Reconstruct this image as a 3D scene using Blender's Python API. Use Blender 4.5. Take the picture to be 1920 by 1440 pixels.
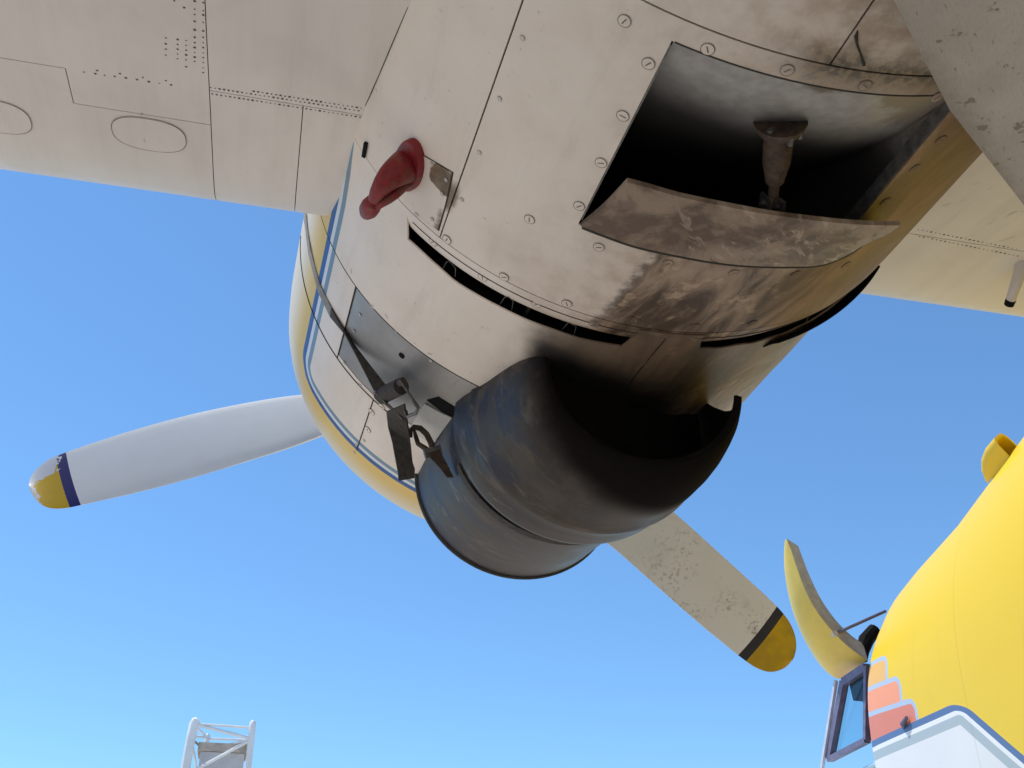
import bpy, bmesh, math, random
import numpy as np
from mathutils import Vector, Matrix
random.seed(7)
sc = bpy.context.scene
for o in list(bpy.data.objects): bpy.data.objects.remove(o)
rad = math.radians
# ------------------------------------------------------------------ camera
CAM = np.array((0.0, 0.0, 1.6)); PITCH, YAW, FPX = 31.0, 13.0, 2050.0
cd = bpy.data.cameras.new('camera'); cam = bpy.data.objects.new('camera', cd)
sc.collection.objects.link(cam); sc.camera = cam
cam.location = CAM; cam.rotation_euler = (rad(90 + PITCH), 0, rad(-YAW))
cd.sensor_width = 36; cd.lens = FPX / 1920 * 36; cd.clip_start = 0.05; cd.clip_end = 4000
# ------------------------------------------------------------------ world, sun, exposure
SUN_EL, SUN_AZ = 66.0, -62.0            # azimuth measured from +Y (nose direction), positive to the right
w = bpy.data.worlds.new('World'); sc.world = w; w.use_nodes = True
nt = w.node_tree; nt.nodes.clear()
sky = nt.nodes.new('ShaderNodeTexSky'); sky.sky_type = 'NISHITA'; sky.sun_disc = False
sky.sun_elevation = rad(SUN_EL); sky.sun_rotation = rad(SUN_AZ)
sky.altitude = 300; sky.air_density = 1.0; sky.dust_density = 0.0; sky.ozone_density = 8.0
bg = nt.nodes.new('ShaderNodeBackground'); bg.inputs[1].default_value = 0.15
ow = nt.nodes.new('ShaderNodeOutputWorld')
tn = nt.nodes.new('ShaderNodeMix'); tn.data_type = 'RGBA'; tn.blend_type = 'MULTIPLY'; tn.inputs[0].default_value = 1.0; tn.inputs[7].default_value = (.86, 1.0, .985, 1)
nt.links.new(sky.outputs[0], tn.inputs[6]); nt.links.new(tn.outputs[2], bg.inputs[0]); nt.links.new(bg.outputs[0], ow.inputs[0])
sl = bpy.data.lights.new('sun', 'SUN'); sl.energy = 3.6; sl.angle = rad(0.53); sl.color = (1, 0.96, 0.9)
sun = bpy.data.objects.new('sun', sl); sc.collection.objects.link(sun)
sdir = Vector((math.sin(rad(SUN_AZ)) * math.cos(rad(SUN_EL)), math.cos(rad(SUN_AZ)) * math.cos(rad(SUN_EL)), math.sin(rad(SUN_EL))))
sun.rotation_euler = sdir.to_track_quat('Z', 'Y').to_euler(); sun.location = sdir * 50
sc.view_settings.view_transform = 'Standard'; sc.view_settings.look = 'None'
sc.view_settings.exposure = 0.42; sc.view_settings.gamma = 1

# ------------------------------------------------------------------ survey helpers (where a sight line meets a real surface)
_p, _y = rad(PITCH), rad(YAW)
FWD = np.array((math.sin(_y) * math.cos(_p), math.cos(_y) * math.cos(_p), math.sin(_p)))
RGT = np.array((math.cos(_y), -math.sin(_y), 0.0)); UPV = np.cross(RGT, FWD)
def ray(p):
    d = FWD * FPX + RGT * (p[0] - 960) + UPV * (720 - p[1]); return d / np.linalg.norm(d)
def ony(p, y): r = ray(p); return CAM + r * (y / r[1])
def onz(p, z): r = ray(p); return CAM + r * ((z - CAM[2]) / r[2])
# nacelle: body of revolution, axis drifts slightly (toe), radius profile
AZ = 3.6228
def cx(y): return 0.798 * .75 + .75 * (.096 + (4 - y / .75) * .042)
RY = [-2.5, -1.2, 0.2, 1.79, 1.86, 2.85, 3.0, 3.05, 3.09]; RR = [.30, .62, .735, .742, .722, .724, .715, .70, .68]
def rn(y): return float(np.interp(y, RY, RR))
def npt(th, y, off=0.0):
    r = rn(y) + off; t = rad(th)
    return Vector((cx(y) + r * math.cos(t), y, AZ + r * math.sin(t)))
def march(p, f, t0=0.8, t1=9.0, n=900):
    r = ray(p); pt = t0
    for t in np.linspace(t0, t1, n):
        if f(CAM + r * t) < 0:
            a, b = pt, t
            for _ in range(25):
                m = (a + b) / 2
                if f(CAM + r * m) < 0: b = m
                else: a = m
            return CAM + r * b
        pt = t
    return None
def nac(p, off=0.0):
    P = march(p, lambda q: math.hypot(q[0] - cx(q[1]), q[2] - AZ) - rn(q[1]) - off)
    if P is None: raise Exception('miss %s' % (p,))
    return math.degrees(math.atan2(P[2] - AZ, P[0] - cx(P[1]))), P[1]
def nacp(p, off=0.0): t, y = nac(p, off); return npt(t, y, off)
# wing underside profile (y, z) from aft to the leading edge, then the upper side back
PLOW = [(-1.9, 3.12), (-1.0, 3.03), (-.2, 3.03), (.4, 3.08), (.9, 3.14), (1.34, 3.212), (1.55, 3.244), (1.72, 3.274), (1.9, 3.303), (2.05, 3.326), (2.135, 3.348), (2.19, 3.378), (2.225, 3.42), (2.237, 3.47)]
PUP = [(2.225, 3.53), (2.17, 3.60), (2.0, 3.69), (1.6, 3.77), (.8, 3.80), (-.4, 3.66), (-1.9, 3.18)]
_ly = [a for a, b in PLOW]; _lz = [b for a, b in PLOW]
def zw(y): return float(np.interp(y, _ly, _lz))
def wing(p): return march(p, lambda q: zw(q[1]) - q[2] if q[1] < 2.237 else 1.0)

# ------------------------------------------------------------------ shader helper
class S:
    def __init__(s, nt, k): s.nt, s.k = nt, k
    def _m(s, op, *a, clamp=False):
        n = s.nt.nodes.new('ShaderNodeMath'); n.operation = op; n.use_clamp = clamp
        for i, v in enumerate((s,) + a):
            if isinstance(v, S): s.nt.links.new(v.k, n.inputs[i])
            else: n.inputs[i].default_value = v
        return S(s.nt, n.outputs[0])
    def __add__(s, o): return s._m('ADD', o)
    __radd__ = __add__
    def __sub__(s, o): return s._m('SUBTRACT', o)
    def __rsub__(s, o): return (s * -1) + o
    def __mul__(s, o): return s._m('MULTIPLY', o)
    __rmul__ = __mul__
    def __truediv__(s, o): return s._m('DIVIDE', o)
    def max(s, o): return s._m('MAXIMUM', o)
    def min(s, o): return s._m('MINIMUM', o)
    def abs(s): return s._m('ABSOLUTE')
    def sqrt(s): return s._m('SQRT')
    def pow(s, o): return s._m('POWER', o)
    def lt(s, o): return s._m('LESS_THAN', o)
    def gt(s, o): return s._m('GREATER_THAN', o)
    def atan2(s, o): return s._m('ARCTAN2', o)
    def step(s, a, b, lo=0.0, hi=1.0):
        n = s.nt.nodes.new('ShaderNodeMapRange'); n.interpolation_type = 'SMOOTHSTEP'
        s.nt.links.new(s.k, n.inputs[0])
        if a > b: a, b, lo, hi = b, a, hi, lo
        for i, v in ((1, a), (2, b), (3, lo), (4, hi)): n.inputs[i].default_value = v
        return S(s.nt, n.outputs[0])
def vec(nt, x, y, z):
    n = nt.nodes.new('ShaderNodeCombineXYZ')
    for i, v in enumerate((x, y, z)):
        if isinstance(v, S): nt.links.new(v.k, n.inputs[i])
        else: n.inputs[i].default_value = v
    return n.outputs[0]
def noise(nt, v, scale=1.0, detail=4.0, rough=.55, dist=0.0):
    n = nt.nodes.new('ShaderNodeTexNoise'); nt.links.new(v, n.inputs['Vector'])
    n.inputs['Scale'].default_value = scale; n.inputs['Detail'].default_value = detail
    n.inputs['Roughness'].default_value = rough; n.inputs['Distortion'].default_value = dist
    return S(nt, n.outputs[0])
def voro(nt, v, scale):
    n = nt.nodes.new('ShaderNodeTexVoronoi'); nt.links.new(v, n.inputs['Vector']); n.inputs['Scale'].default_value = scale
    return S(nt, n.outputs['Distance'])
def mix(nt, f, a, b):
    n = nt.nodes.new('ShaderNodeMix'); n.data_type = 'RGBA'; n.clamp_factor = True
    if isinstance(f, S): nt.links.new(f.k, n.inputs[0])
    else: n.inputs[0].default_value = f
    for i, v in ((6, a), (7, b)):
        if isinstance(v, tuple): n.inputs[i].default_value = v + (1,) if len(v) == 3 else v
        else: nt.links.new(v, n.inputs[i])
    return n.outputs[2]
def newmat(name, rough=.5, metal=0.0, spec=.5):
    m = bpy.data.materials.new(name); m.use_nodes = True; nt = m.node_tree; nt.nodes.clear()
    o = nt.nodes.new('ShaderNodeOutputMaterial'); b = nt.nodes.new('ShaderNodeBsdfPrincipled')
    nt.links.new(b.outputs[0], o.inputs[0])
    b.inputs['Roughness'].default_value = rough; b.inputs['Metallic'].default_value = metal
    b.inputs['Specular IOR Level'].default_value = spec
    g = nt.nodes.new('ShaderNodeNewGeometry'); sp = nt.nodes.new('ShaderNodeSeparateXYZ')
    nt.links.new(g.outputs['Position'], sp.inputs[0])
    X, Y, Z = (S(nt, sp.outputs[i]) for i in range(3))
    return m, nt, b, g.outputs['Position'], X, Y, Z
def setc(nt, b, c):
    if isinstance(c, tuple): b.inputs['Base Color'].default_value = c + (1,)
    else: nt.links.new(c, b.inputs['Base Color'])
def bump(nt, b, h, dist=.002, st=.5):
    n = nt.nodes.new('ShaderNodeBump'); n.inputs['Distance'].default_value = dist; n.inputs['Strength'].default_value = st
    nt.links.new(h.k, n.inputs['Height']); nt.links.new(n.outputs[0], b.inputs['Normal'])
def rough(nt, b, s): nt.links.new(s.k, b.inputs['Roughness'])
def simple(name, col, rough_=.5, metal=0.0, var=.25, scale=12.0, bmp=0.0, spec=.5):
    m, nt, b, P, X, Y, Z = newmat(name, rough_, metal, spec)
    n = noise(nt, P, scale, 5, .6)
    n2 = noise(nt, P, scale * 7, 3, .6)
    f = (n * .7 + n2 * .3).step(.3, .7)
    setc(nt, b, mix(nt, f, tuple(c * (1 - var) for c in col), tuple(min(1, c * (1 + var * .5)) for c in col)))
    if bmp: bump(nt, b, n2, bmp)
    return m

WHITE = (.70, .68, .655)
# wing paint: off-white, faint chordwise streaks, specks of oil and chips
def mk_wing():
    m, nt, b, P, X, Y, Z = newmat('wing_paint', .42, 0, .4)
    st = noise(nt, vec(nt, X * 16, Y * 1.6, 0), 1, 5, .6)
    wav = noise(nt, vec(nt, X * 5, Y * 4, 3), 1, 3, .6, .6)
    pat = noise(nt, vec(nt, X * 38, Y * 22, 1), 1, 3, .5)
    pat2 = noise(nt, vec(nt, X * 4, Y * 3, 7), 1, 2)
    chip = pat.step(.70, .735) * pat2.step(.5, .62)
    c = mix(nt, st.step(.42, .75) * .5, (.74, .675, .61), (.60, .53, .46))
    c = mix(nt, wav.step(.5, .72) * .35, c, (.60, .555, .49))
    big = noise(nt, vec(nt, X * 1.7, Y * 1.3, 11), 1, 4, .6)
    c = mix(nt, big.step(.42, .68) * .4, c, (.55, .50, .44))
    c = mix(nt, (Y.step(1.9, 2.15) * .45), c, (.72, .69, .65))
    c = mix(nt, chip * .55, c, (.30, .22, .17))
    # oil and dirt on the inboard side beside the nacelle
    inb = X.step(1.35, 1.5)
    sp = noise(nt, vec(nt, (X + Y * .55) * 26, (Y - X * .3) * 9, 2), 1, 3, .6)
    c = mix(nt, inb * sp.step(.60, .70) * Y.step(2.0, 1.6) * .6, c, (.30, .25, .21))
    c = mix(nt, inb * Y.step(1.7, 2.1) * .5, c, (.72, .655, .58))  # paler inboard leading edge: the sky light it catches, painted in
    setc(nt, b, c); rough(nt, b, st * .25 + .32)
    bump(nt, b, wav, .004, .35)
    return m
M = {}
M['wing'] = mk_wing()

def theta_of(nt, X, Y, Z):
    cxs = Y * -.042 + (0.798 * .75 + .75 * (.096 + 4 * .042))
    return (Z - AZ).atan2(X - cxs) * (180 / math.pi)
def mk_nac(name, variant):
    m, nt, b, P, X, Y, Z = newmat(name, .42, 0, .4)
    T = theta_of(nt, X, Y, Z)
    T = T - T.gt(90) * 360
    n1 = noise(nt, P, 5, 5, .6); n2 = noise(nt, P, 22, 4, .6); n3 = noise(nt, P, 75, 3, .6)
    stk = noise(nt, vec(nt, T * .16, Y * 2.2, 0), 1, 6, .65, .4)         # streaks along the airflow
    stk2 = noise(nt, vec(nt, T * .13 + Y * 3.0, Y * 3.0 - T * .02, 5), 1, 7, .62, .9)
    base = mix(nt, n1.step(.35, .75) * .5, (.79, .69, .60), (.68, .575, .48))
    speck = n3.step(.66, .74) * n1.step(.40, .6)
    base = mix(nt, speck * .55, base, (.33, .26, .20))
    base = mix(nt, stk.step(.5, .75) * .28, base, (.48, .42, .36))
    if variant == 'aft':
        # grime that thickens from left to right over the underside
        gr = (T + (n1 - .5) * 26).step(-124, -92)
        base = mix(nt, gr * (n2.step(.3, .75) * .5 + .3), base, (.37, .255, .165))
        # scorched oil field behind the exhaust, sharp left border
        edge = T + (n2 - .5) * 2.2 + (Y - 1.55) * 8
        fld = edge.step(-97.6, -96.2) * Y.step(1.0, 1.12)
        brown = mix(nt, stk2.step(.36, .60), (.22, .128, .07), (.048, .025, .012))
        brown = mix(nt, n2.step(.54, .66) * stk2.step(.62, .45), brown, (.40, .28, .185))
        base = mix(nt, fld * (stk2.step(.25, .6) * .42 + .56) * Y.step(1.0, 1.5, .35, 1), base, brown)
        line = (edge + 97.2).abs().step(1.6, 0) * Y.step(1.53, 1.58) * n2.step(.3, .6)
        base = mix(nt, line * .8, base, (.07, .05, .035))
        # tan right flank: stains plus yellow fuselage bounce light painted into the colour
        tan = mix(nt, stk2.step(.3, .7), (.20, .095, .075), (.10, .046, .037))
        base = mix(nt, (T + (n2 - .5) * 12).step(-80, -63) * .93, base, tan)
        # oily band along the aft seam
        sm = (Y - 1.045 + (n2 - .5) * .05).abs().step(.06, .0) * (T + (n1 - .5) * 20).step(-104, -88)
        base = mix(nt, sm * .85, base, mix(nt, n3.step(.4, .6), (.05, .04, .025), (.22, .16, .09)))
        sm2 = Y.step(1.06, .9) * (T + (n1 - .5) * 30 + (stk - .5) * 30).step(-100, -84) * n2.step(.25, .6)
        base = mix(nt, sm2 * .6, base, (.27, .20, .13))
        # oil weep round the fuel-drain access plate
        wp = (((T + 129.2) / 1.5).pow(2.0) + ((Y - 1.665) / .04).pow(2.0)).sqrt() + (n2 - .5) * 1.5
        base = mix(nt, wp.step(1.3, .5) * .9, base, (.16, .10, .05))
    elif variant == 'access':
        wp = (((T + 131.2) / 2.6).pow(2.0) + ((Y - 1.638) / .034).pow(2.0)).sqrt() + (n1 - .5) * 1.2 + (n2 - .5) * .6
        ws = ((T + 129.5 - (Y - 1.7) * 3).abs().step(1.3, .2)) * n2.step(.35, .55)
        base = mix(nt, wp.step(.95, .8), base, mix(nt, n2.step(.4, .6), (.13, .085, .045), (.22, .15, .085)))
        base = mix(nt, ws * .9, base, (.15, .10, .06))
    elif variant == 'cowl':
        # soot and baked oil towards the air scoop and to its right
        gr = (T + (n1 - .5) * 12).step(-112, -97)
        brown = mix(nt, stk.step(.35, .68), (.15, .086, .046), (.045, .025, .013))
        brown = mix(nt, n2.step(.55, .68) * .5, brown, (.24, .15, .09))
        base = mix(nt, gr * Y.step(2.6, 2.3, .3, .93) * T.step(-48, -66, .8, 1), base, brown)
        pale = noise(nt, vec(nt, T * .10 + Y * 2, Y * 4, 3), 1, 5, .7, .8).step(.47, .60) * T.step(-82, -66) * Y.step(1.97, 2.12)
        base = mix(nt, pale * .55, base, (.50, .39, .29))
        sw = (((T + 100 + (n2 - .5) * 10) / 9).pow(2.0) + ((Y - 1.93) / .07).pow(2.0)).sqrt()
        base = mix(nt, sw.step(1.4, .4) * .5, base, (.22, .16, .11))
        ob = Y - 1.995 - (X - .5) * .5 + (n2 - .5) * .05        # distance to the scoop's throat edge
        so = ob.step(-.15, -.03) * (T + (n1 - .5) * 8).step(-109, -103) * (T + (n2 - .5) * 10).step(-66, -80)
        base = mix(nt, so * .97, base, (.013, .011, .010))
        # paint scheme: yellow nose and flank, blue / white / steel stripes
        a = (T + 157.6) * .01262; bb = 2.872 - Y; r = .10
        qx, qy = (a * -1 + r), (bb * -1 + r)
        q0, q1 = qx.max(0.0), qy.max(0.0)
        d = ((q0 * q0 + q1 * q1).sqrt() + qx.max(qy).min(0.0) - r) * -1
        right = T.gt(-62)
        yel = mix(nt, d.step(-.16, -.02), (.70, .61, .46), (.74, .50, .13))
        base = mix(nt, d.lt(.060), base, (.17, .26, .34))
        base = mix(nt, d.lt(.040), base, (.66, .68, .70))
        base = mix(nt, d.lt(.024), base, (.03, .10, .30))
        base = mix(nt, d.lt(0.0), base, yel)
    setc(nt, b, base); rough(nt, b, n1 * .25 + .40)
    bump(nt, b, n1, .006, .25)
    return m
M['nac'] = mk_nac('nacelle_paint', 'aft'); M['access'] = mk_nac('access_plate_paint', 'access'); M['cowl'] = mk_nac('cowl_paint', 'cowl')

def mk_door():
    m, nt, b, P, X, Y, Z = newmat('door_paint', .55)
    n1 = noise(nt, P, 7, 6, .65, .4); s = noise(nt, vec(nt, (X + Y) * 10, (Y - X) * 30, Z * 3), 1, 5, .65, .5)
    bl = noise(nt, P, 14, 2, .5)
    c = mix(nt, n1.step(.42, .60), (.28, .195, .132), (.105, .062, .037))
    c = mix(nt, s.step(.54, .66) * X.step(.52, .75), c, (.38, .285, .215))
    c = mix(nt, s.step(.44, .33) * .8 * X.step(.45, .7), c, (.10, .065, .045))
    c = mix(nt, bl.step(.60, .64) * .7, c, (.18, .125, .085))
    setc(nt, b, c); bump(nt, b, s, .003, .4); return m
M['door'] = mk_door()
def mk_duct():
    m, nt, b, P, X, Y, Z = newmat('duct_metal', .5, .15, .5)
    n1 = noise(nt, P, 12, 6, .7, .4)
    c = mix(nt, noise(nt, P, 40, 3).step(.3, .7), (.36, .335, .31), (.28, .26, .24))
    # oily brown staining from the aft right corner
    e = (X - .86) * 1.4 + (Y - 1.1) * -1.1 + (n1 - .5) * .35
    c = mix(nt, e.step(-.02, .05) * .85, c, (.20, .155, .115))
    e2 = (((X - .76) / .05).pow(2.0) + ((Y - 1.09) / .035).pow(2.0)).sqrt() + (n1 - .5) * 1.4
    c = mix(nt, e2.step(1.0, .5), c, (.13, .095, .06))
    # shade deeper up the duct, painted near-black
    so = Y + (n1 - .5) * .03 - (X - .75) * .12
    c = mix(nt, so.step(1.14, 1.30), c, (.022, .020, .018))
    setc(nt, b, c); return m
M['duct'] = mk_duct()
def mk_scoop():
    m, nt, b, P, X, Y, Z = newmat('scoop_metal', .42, .3, .4)
    A = (Z - 2.94).atan2(X - .69)
    s1 = noise(nt, vec(nt, A * 1.3, Y * 13 + A * .5, 0), 1, 5, .6, .5)
    s2 = noise(nt, vec(nt, A * 4, Y * 38, 4), 1, 5, .65, .8)
    n1 = noise(nt, P, 9, 5, .6)
    c = mix(nt, n1.step(.35, .65), (.034, .026, .020), (.064, .050, .039))
    left = X.step(.62, .42)
    c = mix(nt, s1.step(.47, .56) * left * .5, c, (.014, .022, .058))
    c = mix(nt, s2.step(.56, .70) * (left * .45 + .15), c, (.17, .145, .115))
    br = noise(nt, vec(nt, A * 1.2, Y * 14, 9), 1, 5, .65, .8)
    c = mix(nt, br.step(.54, .70) * .5, c, (.15, .10, .06))
    chips = voro(nt, P, 48) + (n1 - .5) * .25
    c = mix(nt, chips.step(.075, .05) * .7, c, (.02, .018, .016))
    soot = Y + (n1 - .5) * .03 - (X - .5) * .42
    c = mix(nt, soot.step(2.06, 1.975), c, (.011, .009, .008))
    setc(nt, b, c); rough(nt, b, n1 * .35 + .28 + soot.step(2.06, 1.975) * .4)
    mt = soot.step(1.975, 2.06, 0, .3); nt.links.new(mt.k, b.inputs['Metallic'])
    sp = soot.step(1.975, 2.06, .03, .3); nt.links.new(sp.k, b.inputs['Specular IOR Level'])
    bump(nt, b, n1 * .7 + s2 * .3, .003, .35); return m
M['scoop'] = mk_scoop()
def mk_plate():
    m, nt, b, P, X, Y, Z = newmat('grey_metal_panel', .38, .35, .5)
    T = theta_of(nt, X, Y, Z); n1 = noise(nt, P, 10, 4); n2 = noise(nt, P, 60, 3)
    c = mix(nt, n1.step(.3, .7), (.30, .285, .275), (.24, .228, .22))
    c = mix(nt, T.step(-128, -114) * .6, c, (.44, .40, .35))
    sm = (((T + 126 + (Y - 2.4) * 40) / 8).pow(2.0) + ((Y - 2.42) / .10).pow(2.0)).sqrt() + (n1 - .5) * .8
    c = mix(nt, sm.step(1.2, .3) * .8, c, (.045, .042, .042))
    scr = noise(nt, vec(nt, T * .7, Y * 45 + T * 3, 0), 1, 2).step(.66, .70)
    c = mix(nt, scr * .4, c, (.12, .11, .11))
    setc(nt, b, c); rough(nt, b, n2 * .2 + .3); return m
M['plate'] = mk_plate()
def mk_flap():
    m, nt, b, P, X, Y, Z = newmat('flap_paint', .6)
    n1 = noise(nt, P, 7, 5); sk = noise(nt, vec(nt, (X + Y) * 22, (Y - X) * 70, 0), 1, 4, .6)
    fine = noise(nt, vec(nt, (X + Y) * 60, (Y - X) * 160, 0), 1, 3)
    c = mix(nt, n1.step(.3, .7), (.52, .465, .42), (.42, .375, .335))
    c = mix(nt, fine.step(.5, .75) * .35, c, (.30, .275, .26))
    c = mix(nt, sk.step(.62, .70) * .7, c, (.17, .13, .11))
    bl = noise(nt, P, 13, 4, .7).step(.62, .66)
    c = mix(nt, bl * .75, c, (.17, .12, .10))
    ed = (X - Y * 1.28 + .395) + (n1 - .5) * .16 + (noise(nt, P, 40, 4) - .5) * .06
    c = mix(nt, ed.step(.06, -.03) * .6, c, (.20, .165, .135))
    setc(nt, b, c); bump(nt, b, fine, .002, .4); return m
M['flap'] = mk_flap()
M['dark'] = simple('dark_cavity', (.010, .010, .010), .85, spec=.1)
M['seam'] = simple('seam_sealant', (.035, .028, .022), .8, var=.5, scale=60)
M['rivet'] = simple('rivet_metal', (.10, .085, .07), .6, .2, .6, 30)
M['fast'] = simple('fastener_paint', (.55, .50, .45), .45, .1, .35, 25)
M['fslot'] = simple('fastener_groove', (.17, .135, .11), .8, 0, .4, 40)
M['steel'] = simple('worn_steel', (.16, .15, .14), .45, .7, .5, 40, .001)
M['rust'] = simple('rusty_steel', (.085, .052, .034), .7, .3, .6, 45, .002)
M['sootm'] = simple('black_soot', (.006, .0055, .005), .9, 0, .3, 20, spec=.05)
M['beadm'] = simple('scorched_rim', (.022, .017, .015), .6, .1, .5, 30)
M['web'] = simple('webbing_fabric', (.060, .050, .042), .9, 0, .4, 90, .003)
M['web_lit'] = simple('webbing_lit', (.30, .28, .25), .9, 0, .35, 110, .003)  # lighter copy of the webbing, sunlight put into the colour
M['yellow'] = simple('yellow_enamel', (.80, .53, .012), .33, 0, .07, 1.6)
M['hatchy'] = simple('hatch_yellow', (.76, .56, .10), .4, 0, .10, 4)
M['cream'] = simple('cream_primer', (.56, .53, .48), .5, 0, .12, 20)
M['rimp'] = simple('rim_primer', (.36, .315, .265), .6, 0, .25, 18)
M['framep'] = simple('frame_paint', (.16, .15, .24), .45, .1, .3, 25)
M['frameb'] = simple('frame_light_paint', (.55, .58, .68), .4, 0, .2, 25)
M['mast'] = simple('mast_paint', (.80, .79, .77), .5, 0, .12, 2.0)
M['mastb'] = simple('mast_box', (.55, .53, .52), .6, 0, .15, 3)
M['mastr'] = simple('mast_rust', (.46, .39, .32), .7, 0, .4, 5)
def mk_red():
    m, nt, b, P, X, Y, Z = newmat('red_rubber', .52, 0, .4)
    n1 = noise(nt, P, 26, 4, .6, .5); n2 = noise(nt, P, 90, 3)
    c = mix(nt, n2.step(.3, .7), (.26, .018, .02), (.19, .013, .015))
    c = mix(nt, (n1 + Z * 0).step(.50, .62) * .55, c, (.13, .075, .04))
    setc(nt, b, c); bump(nt, b, n2, .002, .3); return m
M['red'] = mk_red()
def mk_ground():
    m, nt, b, P, X, Y, Z = newmat('concrete_apron', .85)
    n1 = noise(nt, P, .15, 5); n2 = noise(nt, P, 3, 5)
    c = mix(nt, n1.step(.3, .7), (.51, .455, .385), (.45, .40, .335)); c = mix(nt, n2.step(.4, .8) * .4, c, (.37, .335, .29))
    setc(nt, b, c); return m
M['ground'] = mk_ground()

# ------------------------------------------------------------------ mesh helpers
COL = sc.collection
def empty(name, loc, label, cat, group=None):
    o = bpy.data.objects.new(name, None); COL.objects.link(o); o.location = loc; o.empty_display_size = .2
    o['label'] = label; o['category'] = cat
    if group: o['group'] = group
    return o
def link(name, me, mat, parent=None, label=None, smooth=True, ang=35):
    if mat:
        for m_ in (mat if isinstance(mat, list) else [mat]): me.materials.append(m_)
    if smooth:
        me.polygons.foreach_set('use_smooth', [True] * len(me.polygons)); me.set_sharp_from_angle(angle=rad(ang))
    o = bpy.data.objects.new(name, me); COL.objects.link(o)
    if parent is not None:
        o.parent = parent
        l = Vector((0, 0, 0)); q = parent
        while q is not None: l += q.location; q = q.parent
        o.location = -l if parent.type == 'EMPTY' and parent.parent is None else Vector((0, 0, 0))
    if label: o['label'] = label
    return o
def mesh(name, v, f):
    bm = bmesh.new(); vs = [bm.verts.new(p) for p in v]
    for q in f:
        try: bm.faces.new([vs[i] for i in q])
        except ValueError: pass
    bmesh.ops.recalc_face_normals(bm, faces=bm.faces)
    me = bpy.data.meshes.new(name); bm.to_mesh(me); bm.free(); return me
def solid(name, P, Q, mask=None):
    """closed plate: outer grid P, inner grid Q (lists of rows), cells may be masked out"""
    nu, nv = len(P), len(P[0]); idx = {}; v = []; f = []
    def g(i, j, k):
        if (i, j, k) not in idx: idx[(i, j, k)] = len(v); v.append((P if k == 0 else Q)[i][j])
        return idx[(i, j, k)]
    on = lambda i, j: 0 <= i < nu - 1 and 0 <= j < nv - 1 and (mask is None or mask(i, j))
    for i in range(nu - 1):
        for j in range(nv - 1):
            if not on(i, j): continue
            f.append((g(i, j, 0), g(i + 1, j, 0), g(i + 1, j + 1, 0), g(i, j + 1, 0)))
            f.append((g(i, j, 1), g(i, j + 1, 1), g(i + 1, j + 1, 1), g(i + 1, j, 1)))
            for di, dj, a, b in ((-1, 0, (i, j), (i, j + 1)), (1, 0, (i + 1, j), (i + 1, j + 1)), (0, -1, (i, j), (i + 1, j)), (0, 1, (i, j + 1), (i + 1, j + 1))):
                if not on(i + di, j + dj): f.append((g(*a, 0), g(*b, 0), g(*b, 1), g(*a, 1)))
    return mesh(name, v, f)
def lin(a, b, n): return [a + (b - a) * i / n for i in range(n + 1)]
def breaks(bs, step):
    out = [bs[0]]
    for a, b in zip(bs, bs[1:]):
        n = max(1, int(math.ceil(abs(b - a) / step))); out += lin(a, b, n)[1:]
    return out
def npanel(name, th, ys, mat, parent, hole=None, t=.004, off=0.0, gap=.0018, te=None, label=None, ang=35):
    """skin panel over a theta/y range; te(theta) may replace the aft edge"""
    g = math.degrees(gap / .73)
    hb = [] if not hole else [hole[0], hole[1]]; vb = [] if not hole else [hole[2], hole[3]]
    T = breaks([th[0] + g] + hb + [th[1] - g], 1.5); YY = breaks([ys[0] + gap] + vb + [ys[1] - gap], .06)
    def yy(t_, y):
        if te is None: return y
        a = te(t_); k = (y - ys[0]) / (ys[1] - ys[0]); return a + (ys[1] - gap - a) * k
    of = off if callable(off) else (lambda y: off)
    P = [[npt(t_, yy(t_, y), of(yy(t_, y))) for y in YY] for t_ in T]; Q = [[npt(t_, yy(t_, y), of(yy(t_, y)) - t) for y in YY] for t_ in T]
    mk = None
    if hole: mk = lambda i, j: not (T[i] >= hole[0] - 1e-6 and T[i + 1] <= hole[1] + 1e-6 and YY[j] >= hole[2] - 1e-6 and YY[j + 1] <= hole[3] + 1e-6)
    return link(name, solid(name, P, Q, mk), mat, parent, label, ang=ang)
def tube(pts, rads, n=12, cap=True, squash=None):
    """tube through points with per-point radius -> verts, faces; squash = (vector, factor)"""
    pts = [Vector(p) for p in pts]; v = []; f = []
    d0 = (pts[1] - pts[0]).normalized(); up = Vector((0, 0, 1)) if abs(d0.z) < .9 else Vector((1, 0, 0)); a = d0.cross(up).normalized()
    for i, p in enumerate(pts):
        d = (pts[min(i + 1, len(pts) - 1)] - pts[max(i - 1, 0)]).normalized()
        a = (a - d * a.dot(d)).normalized(); b = d.cross(a)
        r = rads[i] if isinstance(rads, (list, tuple)) else rads
        for k in range(n):
            t = 2 * math.pi * k / n; o = (a * math.cos(t) + b * math.sin(t)) * r
            if squash: o = o - squash[0] * o.dot(squash[0]) * (1 - squash[1])
            v.append(p + o)
    for i in range(len(pts) - 1):
        for k in range(n): f.append((i * n + k, i * n + (k + 1) % n, (i + 1) * n + (k + 1) % n, (i + 1) * n + k))
    if cap: f.append(tuple(range(n))[::-1]); f.append(tuple(range((len(pts) - 1) * n, len(pts) * n)))
    return v, f
def joinvf(L):
    v, f = [], []
    for a, b in L: o = len(v); v += list(a); f += [tuple(i + o for i in q) for q in b]
    return v, f
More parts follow.
